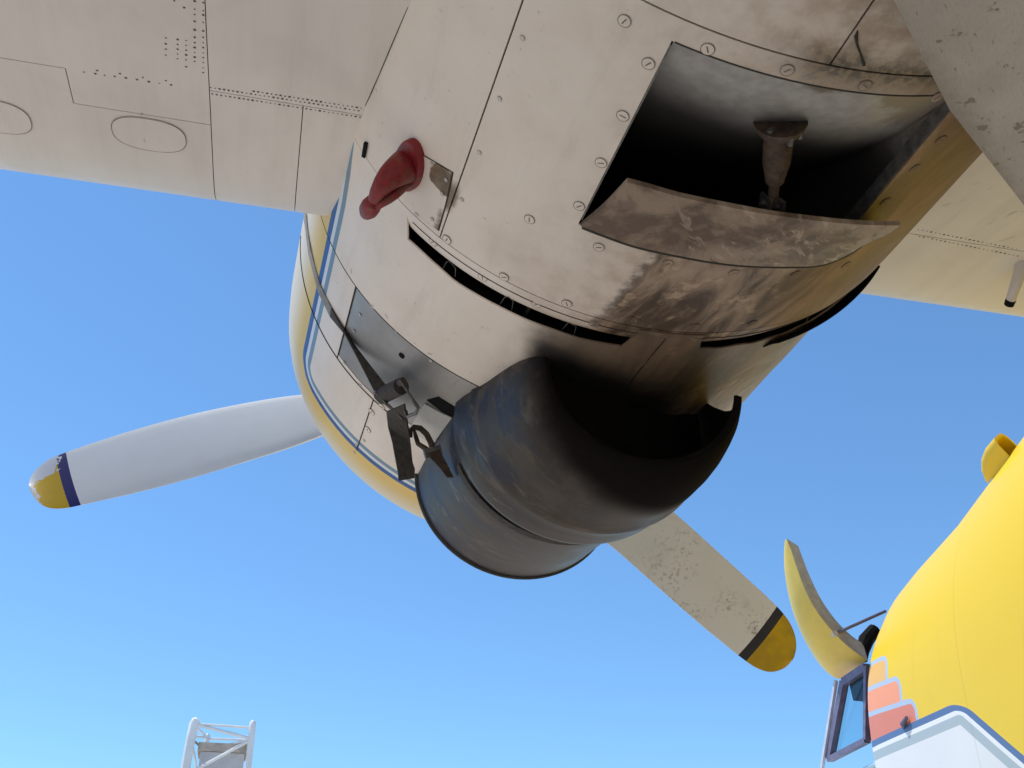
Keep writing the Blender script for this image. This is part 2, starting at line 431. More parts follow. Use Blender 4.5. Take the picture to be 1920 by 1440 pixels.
def obox(p0, p1, wv, w, t):
    """oriented box from p0 to p1; wv ~ width direction"""
    p0, p1, wv = Vector(p0), Vector(p1), Vector(wv); d = (p1 - p0).normalized(); wv = (wv - d * wv.dot(d)).normalized(); n = d.cross(wv)
    v = [p + wv * (w / 2 * a) + n * (t / 2 * b) for p in (p0, p1) for a, b in ((-1, -1), (1, -1), (1, 1), (-1, 1))]
    return v, [(0, 1, 2, 3), (7, 6, 5, 4), (0, 4, 5, 1), (1, 5, 6, 2), (2, 6, 7, 3), (3, 7, 4, 0)]
def box(lo, hi):
    (a, b, c), (d, e, f_) = lo, hi
    return [(a, b, c), (d, b, c), (d, e, c), (a, e, c), (a, b, f_), (d, b, f_), (d, e, f_), (a, e, f_)], [(3, 2, 1, 0), (4, 5, 6, 7), (0, 1, 5, 4), (1, 2, 6, 5), (2, 3, 7, 6), (3, 0, 4, 7)]
def add(name, vf, mat, parent=None, label=None, smooth=True, ang=35): return link(name, mesh(name, *vf), mat, parent, label, smooth, ang)
def ribbon(L, R, t=.004):
    """webbing between two edge polylines"""
    L = [Vector(p) for p in L]; R = [Vector(p) for p in R]; Q1, Q2 = [], []
    for i in range(len(L)):
        d = (L[min(i + 1, len(L) - 1)] - L[max(i - 1, 0)]); n = d.cross(R[i] - L[i]).normalized() * t
        Q1.append(L[i] + n); Q2.append(R[i] + n)
    return [[a, b] for a, b in zip(L, R)], [[a, b] for a, b in zip(Q1, Q2)]

# ------------------------------------------------------------------ ground
g = 1500
me = mesh('ground', [(-g, -g, 0), (g, -g, 0), (g, g, 0), (-g, g, 0)], [(0, 1, 2, 3)])
o = link('ground', me, M['ground'], smooth=False); o['kind'] = 'structure'; o['label'] = 'pale sunlit concrete apron below the aircraft'

# ------------------------------------------------------------------ the aircraft
AC = empty('aircraft', (3.6, 1.0, 0), 'white and yellow propeller aircraft seen from under its wing', 'aircraft')
# --- wing
core_v, core_f = [], []
prof = [(y, z + .008) for y, z in PLOW[:-3]] + [(2.182, 3.395), (2.214, 3.43), (2.226, 3.47)] + PUP
xs = [-9.0, -4.0, 0, 3.5, 9.0]
for x in xs:
    for y, z in prof: core_v.append((x, y, z))
n = len(prof)
for i in range(len(xs) - 1):
    for k in range(n): core_f.append((i * n + k, i * n + (k + 1) % n, (i + 1) * n + (k + 1) % n, (i + 1) * n + k))
core_f += [tuple(range(n)), tuple(range((len(xs) - 1) * n, len(xs) * n))]
WG = add('wing', (core_v, core_f), M['rivet'], AC, 'off-white wing with panel seams and rows of rivets', ang=50)
# densified lower profile as a parameter list
def prof_pts(y0, y1):
    """lower-surface profile points between y0 and y1 (y1 None: round the nose and over the top)"""
    ys = breaks([y0, min(y1 if y1 is not None else 2.05, 2.05)], .15)
    L = [(y, zw(y)) for y in ys]
    if y1 is None: L += [(2.135, 3.348), (2.165, 3.362), (2.19, 3.378), (2.21, 3.398), (2.225, 3.42), (2.234, 3.443), (2.237, 3.47), (2.236, 3.50), (2.225, 3.54), (2.17, 3.61), (2.0, 3.70), (1.6, 3.78)]
    return L
def wpanel(name, xr, y0, y1, mat=M['wing'], gx=(.001, .001), gy=(.001, .001)):
    L = prof_pts(y0 + gy[0], None if y1 is None else y1 - gy[1]); X = breaks([xr[0] + gx[0], xr[1] - gx[1]], .4)
    P, Q = [], []
    for x in X:
        row, rowq = [], []
        for k, (y, z) in enumerate(L):
            a = L[max(k - 1, 0)]; b = L[min(k + 1, len(L) - 1)]; ty, tz = b[0] - a[0], b[1] - a[1]; q = math.hypot(ty, tz)
            ny, nz = -tz / q, ty / q
            row.append(Vector((x, y, z))); rowq.append(Vector((x, y + ny * .004, z + nz * .004)))
        P.append(row); Q.append(rowq)
    return link(name, solid(name, P, Q), mat, WG, ang=50)
xA = wing((130, 160))[0]; x1 = wing((390, 120))[0]; x2 = wing((560, 300))[0]
ya = wing((60, 118))[1]; yb = wing((260, 213))[1]; y1 = wing((530, 192))[1]
yi = wing((1815, 455))[1]
def merge(*obs):
    bm = bmesh.new()
    for o_ in obs: bm.from_mesh(o_.data)
    bmesh.ops.remove_doubles(bm, verts=bm.verts, dist=.0003); bm.to_mesh(obs[0].data); bm.free()
    for o_ in obs[1:]: bpy.data.objects.remove(o_)
g1 = .001
merge(wpanel('skin_panel', (-9.0, xA), -1.9, ya, gx=(0, 0)), wpanel('skin_panel', (xA, x1), -1.9, ya, gx=(0, g1), gy=(0, 0)), wpanel('skin_panel', (xA, x1), ya, yb, gy=(0, g1)))
merge(wpanel('skin_panel', (-9.0, xA), ya, yb, gy=(g1, 0)), wpanel('skin_panel', (-9.0, xA), yb, None, gx=(0, 0), gy=(0, 0)), wpanel('skin_panel', (xA, x1), yb, None, gx=(0, g1)))
wpanel('skin_panel', (x1, .45), -1.9, y1)
wpanel('skin_panel', (x1, x2), y1, None)
wpanel('skin_panel', (x2, .45), y1, None)
wpanel('skin_panel', (.95, 9.0), -1.9, yi)
wpanel('skin_panel', (.95, 9.0), yi, None)
# oval access plates
for cxp in ((280, 252), (-10, 217)):
    c = wing(cxp); e = wing((cxp[0] + 70, cxp[1] + 13)); rx = abs(e[0] - c[0]); ry = abs(wing((cxp[0], cxp[1] + 29))[1] - c[1])
    def ell(k, s, dz):
        t = 2 * math.pi * k / 40; x = c[0] + rx * s * math.copysign(abs(math.cos(t)) ** .8, math.cos(t)); y = c[1] + ry * s * math.copysign(abs(math.sin(t)) ** .8, math.sin(t)); return Vector((x, y, zw(y) - dz))
    v = [ell(k, .985, .0022) for k in range(40)] + [ell(k, .985, -.001) for k in range(40)]
    f = [tuple(range(40))[::-1]] + [(k, (k + 1) % 40, 40 + (k + 1) % 40, 40 + k) for k in range(40)]
    pl = add('access_plate', (v, f), M['wing'], WG, smooth=False)
    v = [ell(k, 1.0, .0026) for k in range(40)] + [ell(k, .982, .0026) for k in range(40)]
    add('gasket', (v, [(k, (k + 1) % 40, 40 + (k + 1) % 40, 40 + k) for k in range(40)]), M['rivet'], WG, smooth=False)
# rivets: rows that can be seen, too small to pick apart
RV = []
for x0, ys_ in ((381, (5, 20, 28, 42, 58, 70, 80, 89, 99, 108, 117, 127, 136)), (365, (2, 17, 27, 40, 56, 70, 80, 89, 98, 107, 115)), (349, (76, 85, 94, 103, 112, 125)), (333, (74, 83, 92, 101, 110)), (311, (71, 82, 92, 103)), (345, (14,)), (327, (1,))):
    for q in ys_: RV.append((x0, q))
RV += [(157, 135), (179, 138), (182, 132), (196, 141), (215, 143), (225, 138), (236, 146), (257, 149), (268, 145), (279, 153), (299, 156), (311, 151), (321, 159)]
for k in range(34):
    q = 395 + k * 8.4; RV.append((q, 164 + (q - 395) * .157)); RV.append((q + 3, 176 + (q - 395) * .157))
    if k > 8: RV.append((q + 5, 159 + (q - 395) * .157))
for k in range(24):
    q = 1722 + k * 8.0; RV.append((q, 430 + (q - 1722) * .20)); RV.append((q + 2, 443 + (q - 1722) * .20))
v, f = [], []
for p in RV:
    P = wing(p)
    if P is None: continue
    r = .0026 * random.uniform(.55, 1.25); b = len(v)
    for k in range(6):
        t = k * math.pi / 3; y = P[1] + r * math.sin(t); v.append((P[0] + r * math.cos(t), y, zw(y) - .0006))
    v.append((P[0], P[1], zw(P[1]) - .0016))
    f += [(b + k, b + (k + 1) % 6, b + 6) for k in range(6)]
o = add('rivets', (v, f), M['rivet'], WG, smooth=False); o['kind'] = 'stuff'
# little drain tube under the inboard wing
p0 = Vector(wing((1912, 492))); add('drain_tube', tube([p0 + Vector((.005, -.02, .02)), p0 + Vector((.012, .03, -.02)), p0 + Vector((.03, .10, -.045))], [.016, .015, .013], 14), M['wing'], WG)
add('drain_tip', tube([p0 + Vector((.029, .096, -.044)), p0 + Vector((.032, .112, -.05))], [.0135, .0125], 14), M['dark'], WG)

# --- lowered flap panel, lower right of the nacelle
FL = [onz((1655, -40), 2.84), onz((1780, 205), 2.885), onz((1990, 475), 2.93)]
FL = [Vector(q) for q in FL]
aft = Vector((.55, -.75, -.02)).normalized()
def fl(u, s):
    a = FL[0].lerp(FL[1], u * 2) if u < .5 else FL[1].lerp(FL[2], u * 2 - 1); return a + aft * s
U = lin(0, 1, 16); SS = [0, .012, .06, .2, .5, .9]
P = [[fl(u, s) for s in SS] for u in U]
Q = [[fl(u, s + (.006 if s == 0 else 0)) + Vector((0, 0, .014 + min(s, .2) * .25)) for s in SS] for u in U]
link('flap', solid('flap', P, Q), M['flap'], AC, 'grey weathered flap panel at the top right')

# --- nacelle: dark liner, then skin panels
HOLE = (-109.4, -68.9, 1.090, 1.547)
T = breaks([-180, HOLE[0] - .6, HOLE[1] + .6, 0], 4); YY = breaks([-2.5, HOLE[2] - .008, HOLE[3] + .008, 1.80], .15)
P = [[npt(t, y, -.010) for y in YY] for t in T]; Q = [[npt(t, y, -.016) for y in YY] for t in T]
mk = lambda i, j: not (HOLE[0] - .7 <= T[i] and T[i + 1] <= HOLE[1] + .7 and HOLE[2] - .009 <= YY[j] and YY[j + 1] <= HOLE[3] + .009)
NC = link('nacelle', solid('nacelle', P, Q, mk), M['seam'], AC, 'engine nacelle underside with panel seams, oil stains and an open exit door')
npanel('skin_panel', (-178, -128.6), (-2.5, 1.795), M['nac'], NC)
npanel('skin_panel', (-128.6, -20), (1.047, 1.795), M['nac'], NC, hole=HOLE, label='stained belly panel with the exit door opening')
npanel('skin_panel', (-128.6, -90.8), (-2.5, 1.047), M['nac'], NC)
npanel('skin_panel', (-90.8, -20), (-2.5, 1.047), M['nac'], NC)
npanel('skin_panel', (-20, 0), (-2.5, 1.795), M['nac'], NC)
add('root_seam', tube([nacp(p, .001) for p in ((790, -40), (770, 0), (742, 66), (715, 130), (695, 176), (677, 215), (663, 250))], .0014, 6), M['seam'], NC)
nb = nacp((684, 281), .003); add('notch', obox(nb + Vector((0, -.022, 0)), nb + Vector((0, .022, 0)), Vector((1, 0, -.6)), .008, .006), M['dark'], NC, smooth=False)
add('gasket', tube([npt(t, 1.0905, -.001) for t in lin(-109, -69.2, 50)], .0022, 6), M['seam'], NC)
add('sealant_bead', tube([nacp(p, .001) for p in ((1608, 58), (1605, 68), (1607, 84), (1613, 100), (1620, 122))], [.001, .003, .0018, .0015, .0026], 8), M['seam'], NC)
# access plate with rounded corners beside the red drain
def qpatch(name, cs, mat, parent, off=.002, t=.003, rc=.18, n=14, label=None):
    """four (theta,y) corners -> rounded quad plate on the nacelle"""
    cs = [np.array(c) for c in cs]
    def bl(u, v_): return cs[0] * (1 - u) * (1 - v_) + cs[1] * u * (1 - v_) + cs[2] * u * v_ + cs[3] * (1 - u) * v_
    def sq(u, v_):   # squircle map of the unit square keeps corners round
        a, b = 2 * u - 1, 2 * v_ - 1; k = rc
        return ((a * math.sqrt(1 - k * b * b / 2) if k else a) + 1) / 2, ((b * math.sqrt(1 - k * a * a / 2) if k else b) + 1) / 2
    P, Q = [], []
    for u in lin(0, 1, n):
        P.append([npt(*bl(*sq(u, v_)), off) for v_ in lin(0, 1, n)]); Q.append([npt(*bl(*sq(u, v_)), off - t) for v_ in lin(0, 1, n)])
    return link(name, solid(name, P, Q), mat, parent, label)
acc = [nac((764, 270)), nac((853, 322)), nac((824, 436)), nac((750, 366))]
qpatch('access_plate_gap', acc, M['seam'], NC, .0006, .002, .14)
acc2 = [(t + (.22 if i in (0, 3) else -.22), y + (.0024 if i in (0, 1) else -.0024)) for i, (t, y) in enumerate(acc)]
qpatch('access_plate', acc2, M['access'], NC, .0022, .003, .14, label='oil-streaked access plate below the red drain scoop')
# slot ring that dives under the cowl's trailing edge
T = lin(-178, -2, 110); prf = [(1.797, .740), (1.82, .7375), (1.84, .732), (1.855, .7255), (1.87, .717), (1.885, .705), (1.90, .69), (1.93, .66), (1.965, .62)]
def apt(t, y, r): return Vector((cx(y) + r * math.cos(rad(t)), y, AZ + r * math.sin(rad(t))))
P = [[apt(t, y, r) for y, r in prf] for t in T]; Q = [[apt(t, y, r - .006) for y, r in prf] for t in T]
NS = link('slot_ring', solid('slot_ring', P, Q), M['nac'], NC)
add('slot_seal', joinvf([tube([apt(t, 1.822, .7376) for t in lin(-134.5, -92, 60)], .0011, 5), tube([apt(t, 1.822, .7376) for t in lin(-82, -40, 60)], .0011, 5)]), M['seam'], NC)

add('slot_blocker', tube([(cx(1.97), 1.965, AZ), (cx(1.97), 1.985, AZ)], .705, 60), M['dark'], NC)  # added dark disc, keeps sky from showing through the cooling slots
# --- exit duct behind the opening
def duct_r(y): return float(np.interp(y, [1.075, 1.15, 1.25, 1.35, 1.45, 1.6, 1.75, 2.0], [.733, .715, .683, .642, .59, .50, .40, .28]))
def dpt(th, y, r): return Vector((cx(y) + r * math.cos(rad(th)), y, AZ + r * math.sin(rad(th))))
T = lin(HOLE[0] - .5, HOLE[1] + .5, 22); YY = lin(1.075, 2.0, 26)
P = [[dpt(t, y, duct_r(y)) for y in YY] for t in T]; Q = [[dpt(t, y, duct_r(y) - .006) for y in YY] for t in T]
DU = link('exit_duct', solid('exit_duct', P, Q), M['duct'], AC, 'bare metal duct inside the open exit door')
for th in (HOLE[0] - .5, HOLE[1] + .5):
    P = [[dpt(th, y, max(duct_r(y), .01) + (rn(y) - .012 - duct_r(y)) * k / 4) for k in range(5)] for y in YY]
    s = -.6 if th < -90 else .6
    Q = [[dpt(th + s, y, max(duct_r(y), .01) + (rn(y) - .012 - duct_r(y)) * k / 4) for k in range(5)] for y in YY]
    link('duct_wall', solid('duct_wall', P, Q), M['duct'], DU)
# raised lip strips along the side edges of the opening
for th in (HOLE[0] + .15, HOLE[1] - .15):
    add('edge_strip', obox(npt(th, 1.10, -.014), npt(th, 1.535, -.014), npt(th, 1.3) - npt(th, 1.3, -.1), .024, .003), M['steel'], DU, smooth=False)
# --- door: hinged at its front edge, aft edge hanging free
hp = [(1089, 424), (1130, 440), (1190, 461), (1250, 475), (1330, 490), (1400, 498), (1480, 500), (1540, 497), (1590, 478), (1628, 452)]
fp = [(1176, 342), (1215, 352), (1262, 366), (1310, 377), (1380, 391), (1440, 402), (1500, 410), (1570, 418), (1630, 422), (1688, 423)]
hv = [nacp(p, .004) for p in hp]; fv = [Vector(ony(p, 1.375)) for p in fp]
def cat(L, u):
    x = u * (len(L) - 1); i = min(int(x), len(L) - 2); t = x - i
    p0, p1, p2, p3 = L[max(i - 1, 0)], L[i], L[i + 1], L[min(i + 2, len(L) - 1)]
    return .5 * ((2 * p1) + (p2 - p0) * t + (2 * p0 - 5 * p1 + 4 * p2 - p3) * t * t + (3 * p1 - p0 - 3 * p2 + p3) * t ** 3)
P, Q = [], []
for u in lin(0, 1, 40):
    a, b = cat(hv, u), cat(fv, u); row, rq = [], []
    for k in lin(0, 1, 8):
        q = a.lerp(b, k) + Vector((0, 0, -.006 * math.sin(math.pi * k))); row.append(q); rq.append(q + Vector((0, -.002, .009)))
    P.append(row); Q.append(rq)
DR = link('exit_door', solid('exit_door', P, Q), M['door'], AC, 'mottled brown curved exit door hanging open', ang=40)
add('hinge', tube([p + Vector((0, .004, .006)) for p in [cat(hv, u) for u in lin(.02, .98, 30)]], .006, 8), M['seam'], DR)
# --- actuator strut
top = Vector(march((1463, 233), lambda q: math.hypot(q[0] - cx(q[1]), q[2] - AZ) - duct_r(q[1])))
bot = Vector(ony((1449, 400), 1.40)); bot.z += .012
d = (bot - top)
AT = add('actuator', tube([top - d * .05, top + d * .05, top + d * .22, top + d * .42, top + d * .60, top + d * .66], [.022, .025, .026, .025, .018, .017], 14), M['rust'], AC, 'rusty door actuator strut in the duct')
add('boss', tube([top - d * .04, top + d * .05], [.046, .040], 16), M['rust'], AT)
add('rod', tube([top + d * .62, top + d * .93], .010, 10), M['rust'], AT)
side = Vector((1, .1, 0)).normalized()
for s in (-1, 1): add('clevis', obox(top + d * .86 + side * .013 * s, top + d * 1.03 + side * .013 * s, Vector((0, 1, .3)), .028, .006), M['steel'], AT, smooth=False)
add('pin', tube([top + d * .95 - side * .024, top + d * .95 + side * .024], .007, 10), M['steel'], AT)
for k in range(6):
    a = k * math.pi / 3 + .2; e1 = d.normalized().cross(side).normalized(); q = top + side * .038 * math.cos(a) + e1 * .038 * math.sin(a)
    add('bolt', tube([q - d.normalized() * .004, q + d.normalized() * .012], .0055, 6), M['steel'], AT, smooth=False)

# --- cowling rings
TEP = [nac(p, .004) for p in ((760, 431), (790, 458), (832, 497), (857, 520), (900, 546), (940, 567), (992, 592), (1040, 609), (1090, 626), (1170, 640))]
def te(t):   # aft edge of the rear cowl panels: pulled forward where the cooling slots open, slightly wavy
    y0 = 1.8015
    if TEP[0][0] < t < TEP[-1][0]: return float(np.interp(t, [a for a, b in TEP], [b + .009 for a, b in TEP]))
    if t > -81: return y0 + float(np.interp(t, [-81, -79.5, -60, -40, -34], [0, .070, .080, .078, 0])) + .003 * math.sin(t * .9)
    return y0
CW = link('cowling', solid('cowling', [[npt(t, y, -.022) for y in lin(1.99, 2.9, 10)] for t in lin(-180, 180, 72)], [[npt(t, y, -.028) for y in lin(1.99, 2.9, 10)] for t in lin(-180, 180, 72)]), M['dark'], AC, 'engine cowling with yellow nose, blue stripes and cooling slots')
npanel('cowl_panel', (-178, -86.9), (1.8, 2.222), M['cowl'], CW, te=te, t=.004, off=lambda y: float(np.interp(y, [1.79, 1.8, 1.86, 1.92, 2.05], [.0, .0, .013, .008, .002])))
npanel('cowl_panel', (-86.9, -2), (1.8, 2.222), M['cowl'], CW, te=te, t=.004, off=lambda y: float(np.interp(y, [1.79, 1.8, 1.86, 1.92, 2.05], [.0, .0, .013, .008, .002])))
npanel('cowl_panel', (-178, -144.1), (2.222, 2.565), M['cowl'], CW)
npanel('cowl_panel', (-109, -2), (2.222, 2.565), M['cowl'], CW)
npanel('metal_panel', (-144.1, -109), (2.222, 2.545), M['plate'], CW, off=-.001, label='bare grey metal cowl panel behind the ratchet')
npanel('cowl_panel', (-178, -131.5), (2.565, 2.86), M['cowl'], CW)
npanel('cowl_panel', (-131.5, -2), (2.565, 2.86), M['cowl'], CW)
npanel('cowl_panel', (-2, 182), (1.8, 2.86), M['cowl'], CW)
npanel('edge_strip', (-144.1, -109), (2.545, 2.565), M['cowl'], CW)
for a0, a1, yy_ in ((-178, -110, 2.222), (-178, -111, 2.565)):
    add('seam', tube([npt(t, yy_, .0006) for t in lin(a0, a1, 60)], .0017, 6), M['seam'], CW)
for th_, y0_, y1_ in ((-144.1, 2.225, 2.56), (-131.5, 2.57, 2.87), (-86.9, 1.97, 2.12)):
    add('seam', tube([npt(th_, y, .0006 if y > 1.99 else .003) for y in lin(y0_, y1_, 12)], .0016, 6), M['seam'], CW)
# nose lip, rolled into the inlet
lipp = [(2.86, rn(2.86)), (2.93, .7205), (2.98, .717), (3.02, .710), (3.05, .701), (3.075, .690), (3.092, .676), (3.10, .660), (3.098, .642), (3.085, .628), (3.06, .618), (3.0, .61), (2.9, .61)]
P = [[Vector((cx(y) + r * math.cos(rad(t)), y, AZ + r * math.sin(rad(t)))) for y, r in lipp] for t in lin(0, 360, 96)]
Q = [[Vector((cx(y) + (r - .006 if i < 8 else r + .006) * math.cos(rad(t)), y - (.006 if 6 < i < 10 else 0), AZ + (r - .006 if i < 8 else r + .006) * math.sin(rad(t)))) for i, (y, r) in enumerate(lipp)] for t in lin(0, 360, 96)]
link('nose_lip', solid('nose_lip', P, Q), M['cowl'], CW, 'yellow cowling lip', ang=60)
# engine block inside so that the inlet is not hollow
add('engine_front', tube([(.675, 2.70, AZ), (.675, 2.92, AZ), (.672, 2.98, AZ), (.67, 3.12, AZ), (.67, 3.25, AZ)], [.60, .60, .34, .24, .16], 36), M['steel'], CW)
# tray in the metal panel: black patch painting a recess's shade and a cream plate
qpatch('pocket_shade', [nac((800, 750)), nac((822, 744)), nac((862, 768)), nac((846, 784))], M['dark'], CW, .0006, .002, 0)
qpatch('cream_plate', [nac((797, 756)), nac((848, 782)), nac((812, 832)), nac((768, 803))], M['cream'], CW, .004, .003, 0, label='small cream plate beside the air scoop')
add('plate_hole', tube([npt(-128.7, 2.294, -.003), npt(-128.7, 2.294, .0015)], .0085, 16), M['dark'], CW)
# bridge between the two slots
npanel('slot_bridge', (-92.4, -80.6), (1.80, 1.96), M['cowl'], CW, off=.005, t=.004)
P = [[npt(t, y, o_) for y, o_ in ((1.925, .010), (1.90, .018), (1.872, .032))] for t in lin(-64, -33, 24)]; Q = [[npt(t, y, o_ - .004) for y, o_ in ((1.925, .010), (1.90, .018), (1.872, .032))] for t in lin(-64, -33, 24)]
link('cowl_flap', solid('cowl_flap', P, Q), M['dark'], CW, 'black cowl flap edge standing out on the right flank')
# spring clips in the slot
for a, b, c_ in (((833, 498), (845, 492), (856, 513)), ((940, 565), (956, 557), (962, 576)), ((1057, 612), (1066, 604), (1079, 622))):
    t0, y0 = nac(a); t1, ym = nac(b); t2, y2 = nac(c_)
    add('spring_clip', tube([npt(t0, y0 + .012, .001), npt(t0 + .25, ym + .004, .003), npt((t0 + t1) / 2 + .2, ym - .004, .003), npt(t2 - .4, ym + .003, .003), npt(t2, y2 + .010, .001)], .0009, 6), M['steel'], CW)

# --- fasteners and screws
def fast_mesh(name, r, slot=True):
    bm = bmesh.new(); N = 16
    def ring(rr, z): return [bm.verts.new((rr * math.cos(2 * math.pi * k / N), rr * math.sin(2 * math.pi * k / N), z)) for k in range(N)]
    a, b, c_, d_ = ring(r * 1.06, .0005), ring(r * .95, .0005), ring(r * .93, .0009), ring(r * .5, .0011)
    for k in range(N):
        bm.faces.new((a[k], a[(k + 1) % N], b[(k + 1) % N], b[k])).material_index = 1
        bm.faces.new((b[k], b[(k + 1) % N], c_[(k + 1) % N], c_[k])); bm.faces.new((c_[k], c_[(k + 1) % N], d_[(k + 1) % N], d_[k]))
    bm.faces.new(d_)
    if slot:
        v_ = [bm.verts.new(p) for p in ((-r * .55, -r * .09, .0015), (r * .55, -r * .09, .0015), (r * .55, r * .09, .0015), (-r * .55, r * .09, .0015))]
        bm.faces.new(v_).material_index = 1
    me = bpy.data.meshes.new(name); bm.to_mesh(me); bm.free(); me.materials.append(M['nac'] if slot else M['fast']); me.materials.append(M['fslot']); return me
FM = fast_mesh('fastener', .0108); SM = fast_mesh('screw', .0048, False)
def put(me, name, p, parent, off=.0, rot=None):
    t, y = nac(p); P = npt(t, y, off); n_ = Vector((math.cos(rad(t)), 0, math.sin(rad(t)))); x_ = Vector((0, 1, 0)); a = random.uniform(0, 3.1) if rot is None else rot
    y_ = n_.cross(x_); xx = x_ * math.cos(a) + y_ * math.sin(a); yy = n_.cross(xx)
    o = bpy.data.objects.new(name, me); COL.objects.link(o); o.parent = parent
    Mw = Matrix(((xx.x, yy.x, n_.x, P.x), (xx.y, yy.y, n_.y, P.y), (xx.z, yy.z, n_.z, P.z), (0, 0, 0, 1)))
    o.matrix_parent_inverse = Matrix.Identity(4); o.matrix_local = Mw   # parent parts sit at the world origin
    return o
for p in [(1171, 39), (1216, 119), (1168, 217), (1127, 305), (1086, 386), (993, 411), (1123, 463), (1252, 494), (1376, 512), (1492, 514), (1586, 497), (1327, 92), (1476, 131), (1622, 160), (1756, 182), (1715, 316), (1764, 262), (1660, 378), (838, 449), (945, 519), (1063, 569), (1185, 600), (1303, 612), (1411, 606)]:
    put(FM, 'fastener', p, NC, .0005)
for p in [(815, 451), (907, 517), (1007, 567), (1114, 604)]: put(FM, 'fastener', p, NC, .0048)
for p in [(699, 572), (726, 592), (807, 662), (660, 508), (690, 805), (697, 772), (716, 762), (1168, 655), (1205, 675), (1405, 645)]: put(FM, 'fastener', p, CW, .001)
for p in [(980, 71), (937, 185), (899, 286), (866, 374)]: put(SM, 'screw', p, NC, .0005)
for p in [(675, 590), (664, 621), (690, 561), (743, 621), (808, 676), (880, 718), (663, 652), (646, 680), (676, 722), (668, 834), (683, 826), (665, 848)]: put(SM, 'screw', p, CW, .0005)
for p in [(812, 306), (782, 401), (812, 410), (830, 362), (838, 336)]: put(SM, 'screw', p, NC, .0025)

# --- air scoop under the cowling
def ring(y, r, x, z): return (y, r, x, z)
outer = [(2.768, .278, .652, 2.982), (2.772, .286, .652, 2.981), (2.765, .2885, .653, 2.980), (2.74, .288, .655, 2.978), (2.6, .288, .664, 2.962), (2.45, .287, .678, 2.945), (2.41, .286, .682, 2.941), (2.395, .283, .684, 2.939), (2.365, .268, .686, 2.938), (2.33, .266, .690, 2.934)]
body = [(2.352, .288, .696, 2.926), (2.351, .300, .697, 2.925), (2.345, .305, .6975, 2.9245), (2.335, .3055, .698, 2.924), (2.29, .302, .707, 2.918), (2.262, .299, .714, 2.9125), (2.25, .3015, .717, 2.9113), (2.238, .297, .719, 2.910), (2.18, .288, .7315, 2.9015), (2.13, .281, .741, 2.898), (2.09, .273, .748, 2.896), (2.055, .264, .755, 2.898), (2.03, .255, .762, 2.901), (2.012, .245, .768, 2.906), (2.003, .235, .774, 2.910), (2.006, .226, .772, 2.912), (2.03, .219, .75, 2.915), (2.2, .224, .735, 2.92), (2.34, .23, .70, 2.93)]
def sring(L, n=96):
    v, f = [], []
    for y, r, x, z in L:
        for k in range(n): a = 2 * math.pi * k / n; v.append((x + r * math.cos(a), y, z + r * math.sin(a)))
    for i in range(len(L) - 1):
        for k in range(n): f.append((i * n + k, i * n + (k + 1) % n, (i + 1) * n + (k + 1) % n, (i + 1) * n + k))
    return v, f
def amax(y): return float(np.interp(y, [2.0, 2.03, 2.09, 2.13, 2.2, 2.26, 2.35], [-9, -6, -2, 2, 12, 24, 30]))
def ang(u, y): return rad(-205 + u * (205 + amax(y)))
UU = lin(0, 1, 110)
P = [[Vector((x + r * math.cos(ang(u, y)), y, z + r * math.sin(ang(u, y)))) for y, r, x, z in body[:16]] for u in UU]
Q = [[Vector((x + (r - .005) * math.cos(ang(u, y)), y + (.004 if i > 12 else 0), z + (r - .005) * math.sin(ang(u, y)))) for i, (y, r, x, z) in enumerate(body[:16])] for u in UU]
SCP = link('air_scoop', solid('air_scoop', P, Q), M['scoop'], AC, 'soot-black and heat-blued air scoop hanging below the cowling', ang=50)
by = [b[0] for b in body[:15]][::-1]
def bint(y, k): return float(np.interp(y, by, [b[k] for b in body[:15]][::-1]))
def throat_cap(a, f_):
    y = 2.1
    for _ in range(30):
        x = bint(y, 2) + (bint(y, 1) - .009) * math.cos(a); y = .5 * y + .5 * max(2.022, min(2.33, 2.0 + .5 * (x - .498)))
    c0 = Vector((.76, 2.13, 2.93)); e_ = Vector((x, y, bint(y, 3) + (bint(y, 1) - .009) * math.sin(a)))
    return c0.lerp(e_, f_)
P = [[throat_cap(2 * math.pi * k / 64, f_) for f_ in (.05, .3, .6, .85, 1.0)] for k in range(65)]
Q = [[q + Vector((0, .004, 0)) for q in r] for r in P]
link('throat_cap', solid('throat_cap', P, Q), M['sootm'], SCP)  # added black cap closing the mouth, stands for the dark interior
add('front_band', sring(outer), M['scoop'], SCP, ang=50)
add('rim_bead', sring([(2.772 + .009 * math.sin(a), .286 + .009 * math.cos(a), .652, 2.981) for a in lin(0, 2 * math.pi, 12)]), M['beadm'], SCP)
add('tube_blocker', tube([(.70, 2.30, 2.93), (.695, 2.40, 2.932)], .262, 40), M['dark'], SCP)  # added disc, blocks light entering through the scoop's front

# --- red drain scoop
fl_c = (770, 309); n0 = npt(*nac(fl_c)) - npt(*nac(fl_c), -.1); n0.normalize()
cpt = nacp((770, 309), .003)
tdir = (nacp((783, 262)) - nacp((757, 358))).normalized(); sdir2 = n0.cross(tdir)
v, f = [], []
for lv, (s, h) in enumerate(((1.0, -.004), (1.0, .008), (.94, .013), (.80, .014))):
    for k in range(28): a = 2 * math.pi * k / 28; v.append(cpt + tdir * (.069 * s * math.cos(a)) + sdir2 * (.037 * s * math.sin(a)) + n0 * h)
for i in range(3):
    for k in range(28): f.append((i * 28 + k, i * 28 + (k + 1) % 28, (i + 1) * 28 + (k + 1) % 28, (i + 1) * 28 + k))
f.append(tuple(range(84, 112)))
DS = add('drain_scoop', (v, f), M['red'], AC, 'red curved drain scoop on an oval flange')
hp_ = [((763, 311), .004, .037), ((753, 316), .028, .033), ((742, 323), .052, .0295), ((729, 334), .073, .0255), ((717, 347), .088, .0205), ((708, 360), .096, .016), ((701, 375), .10, .0125)]
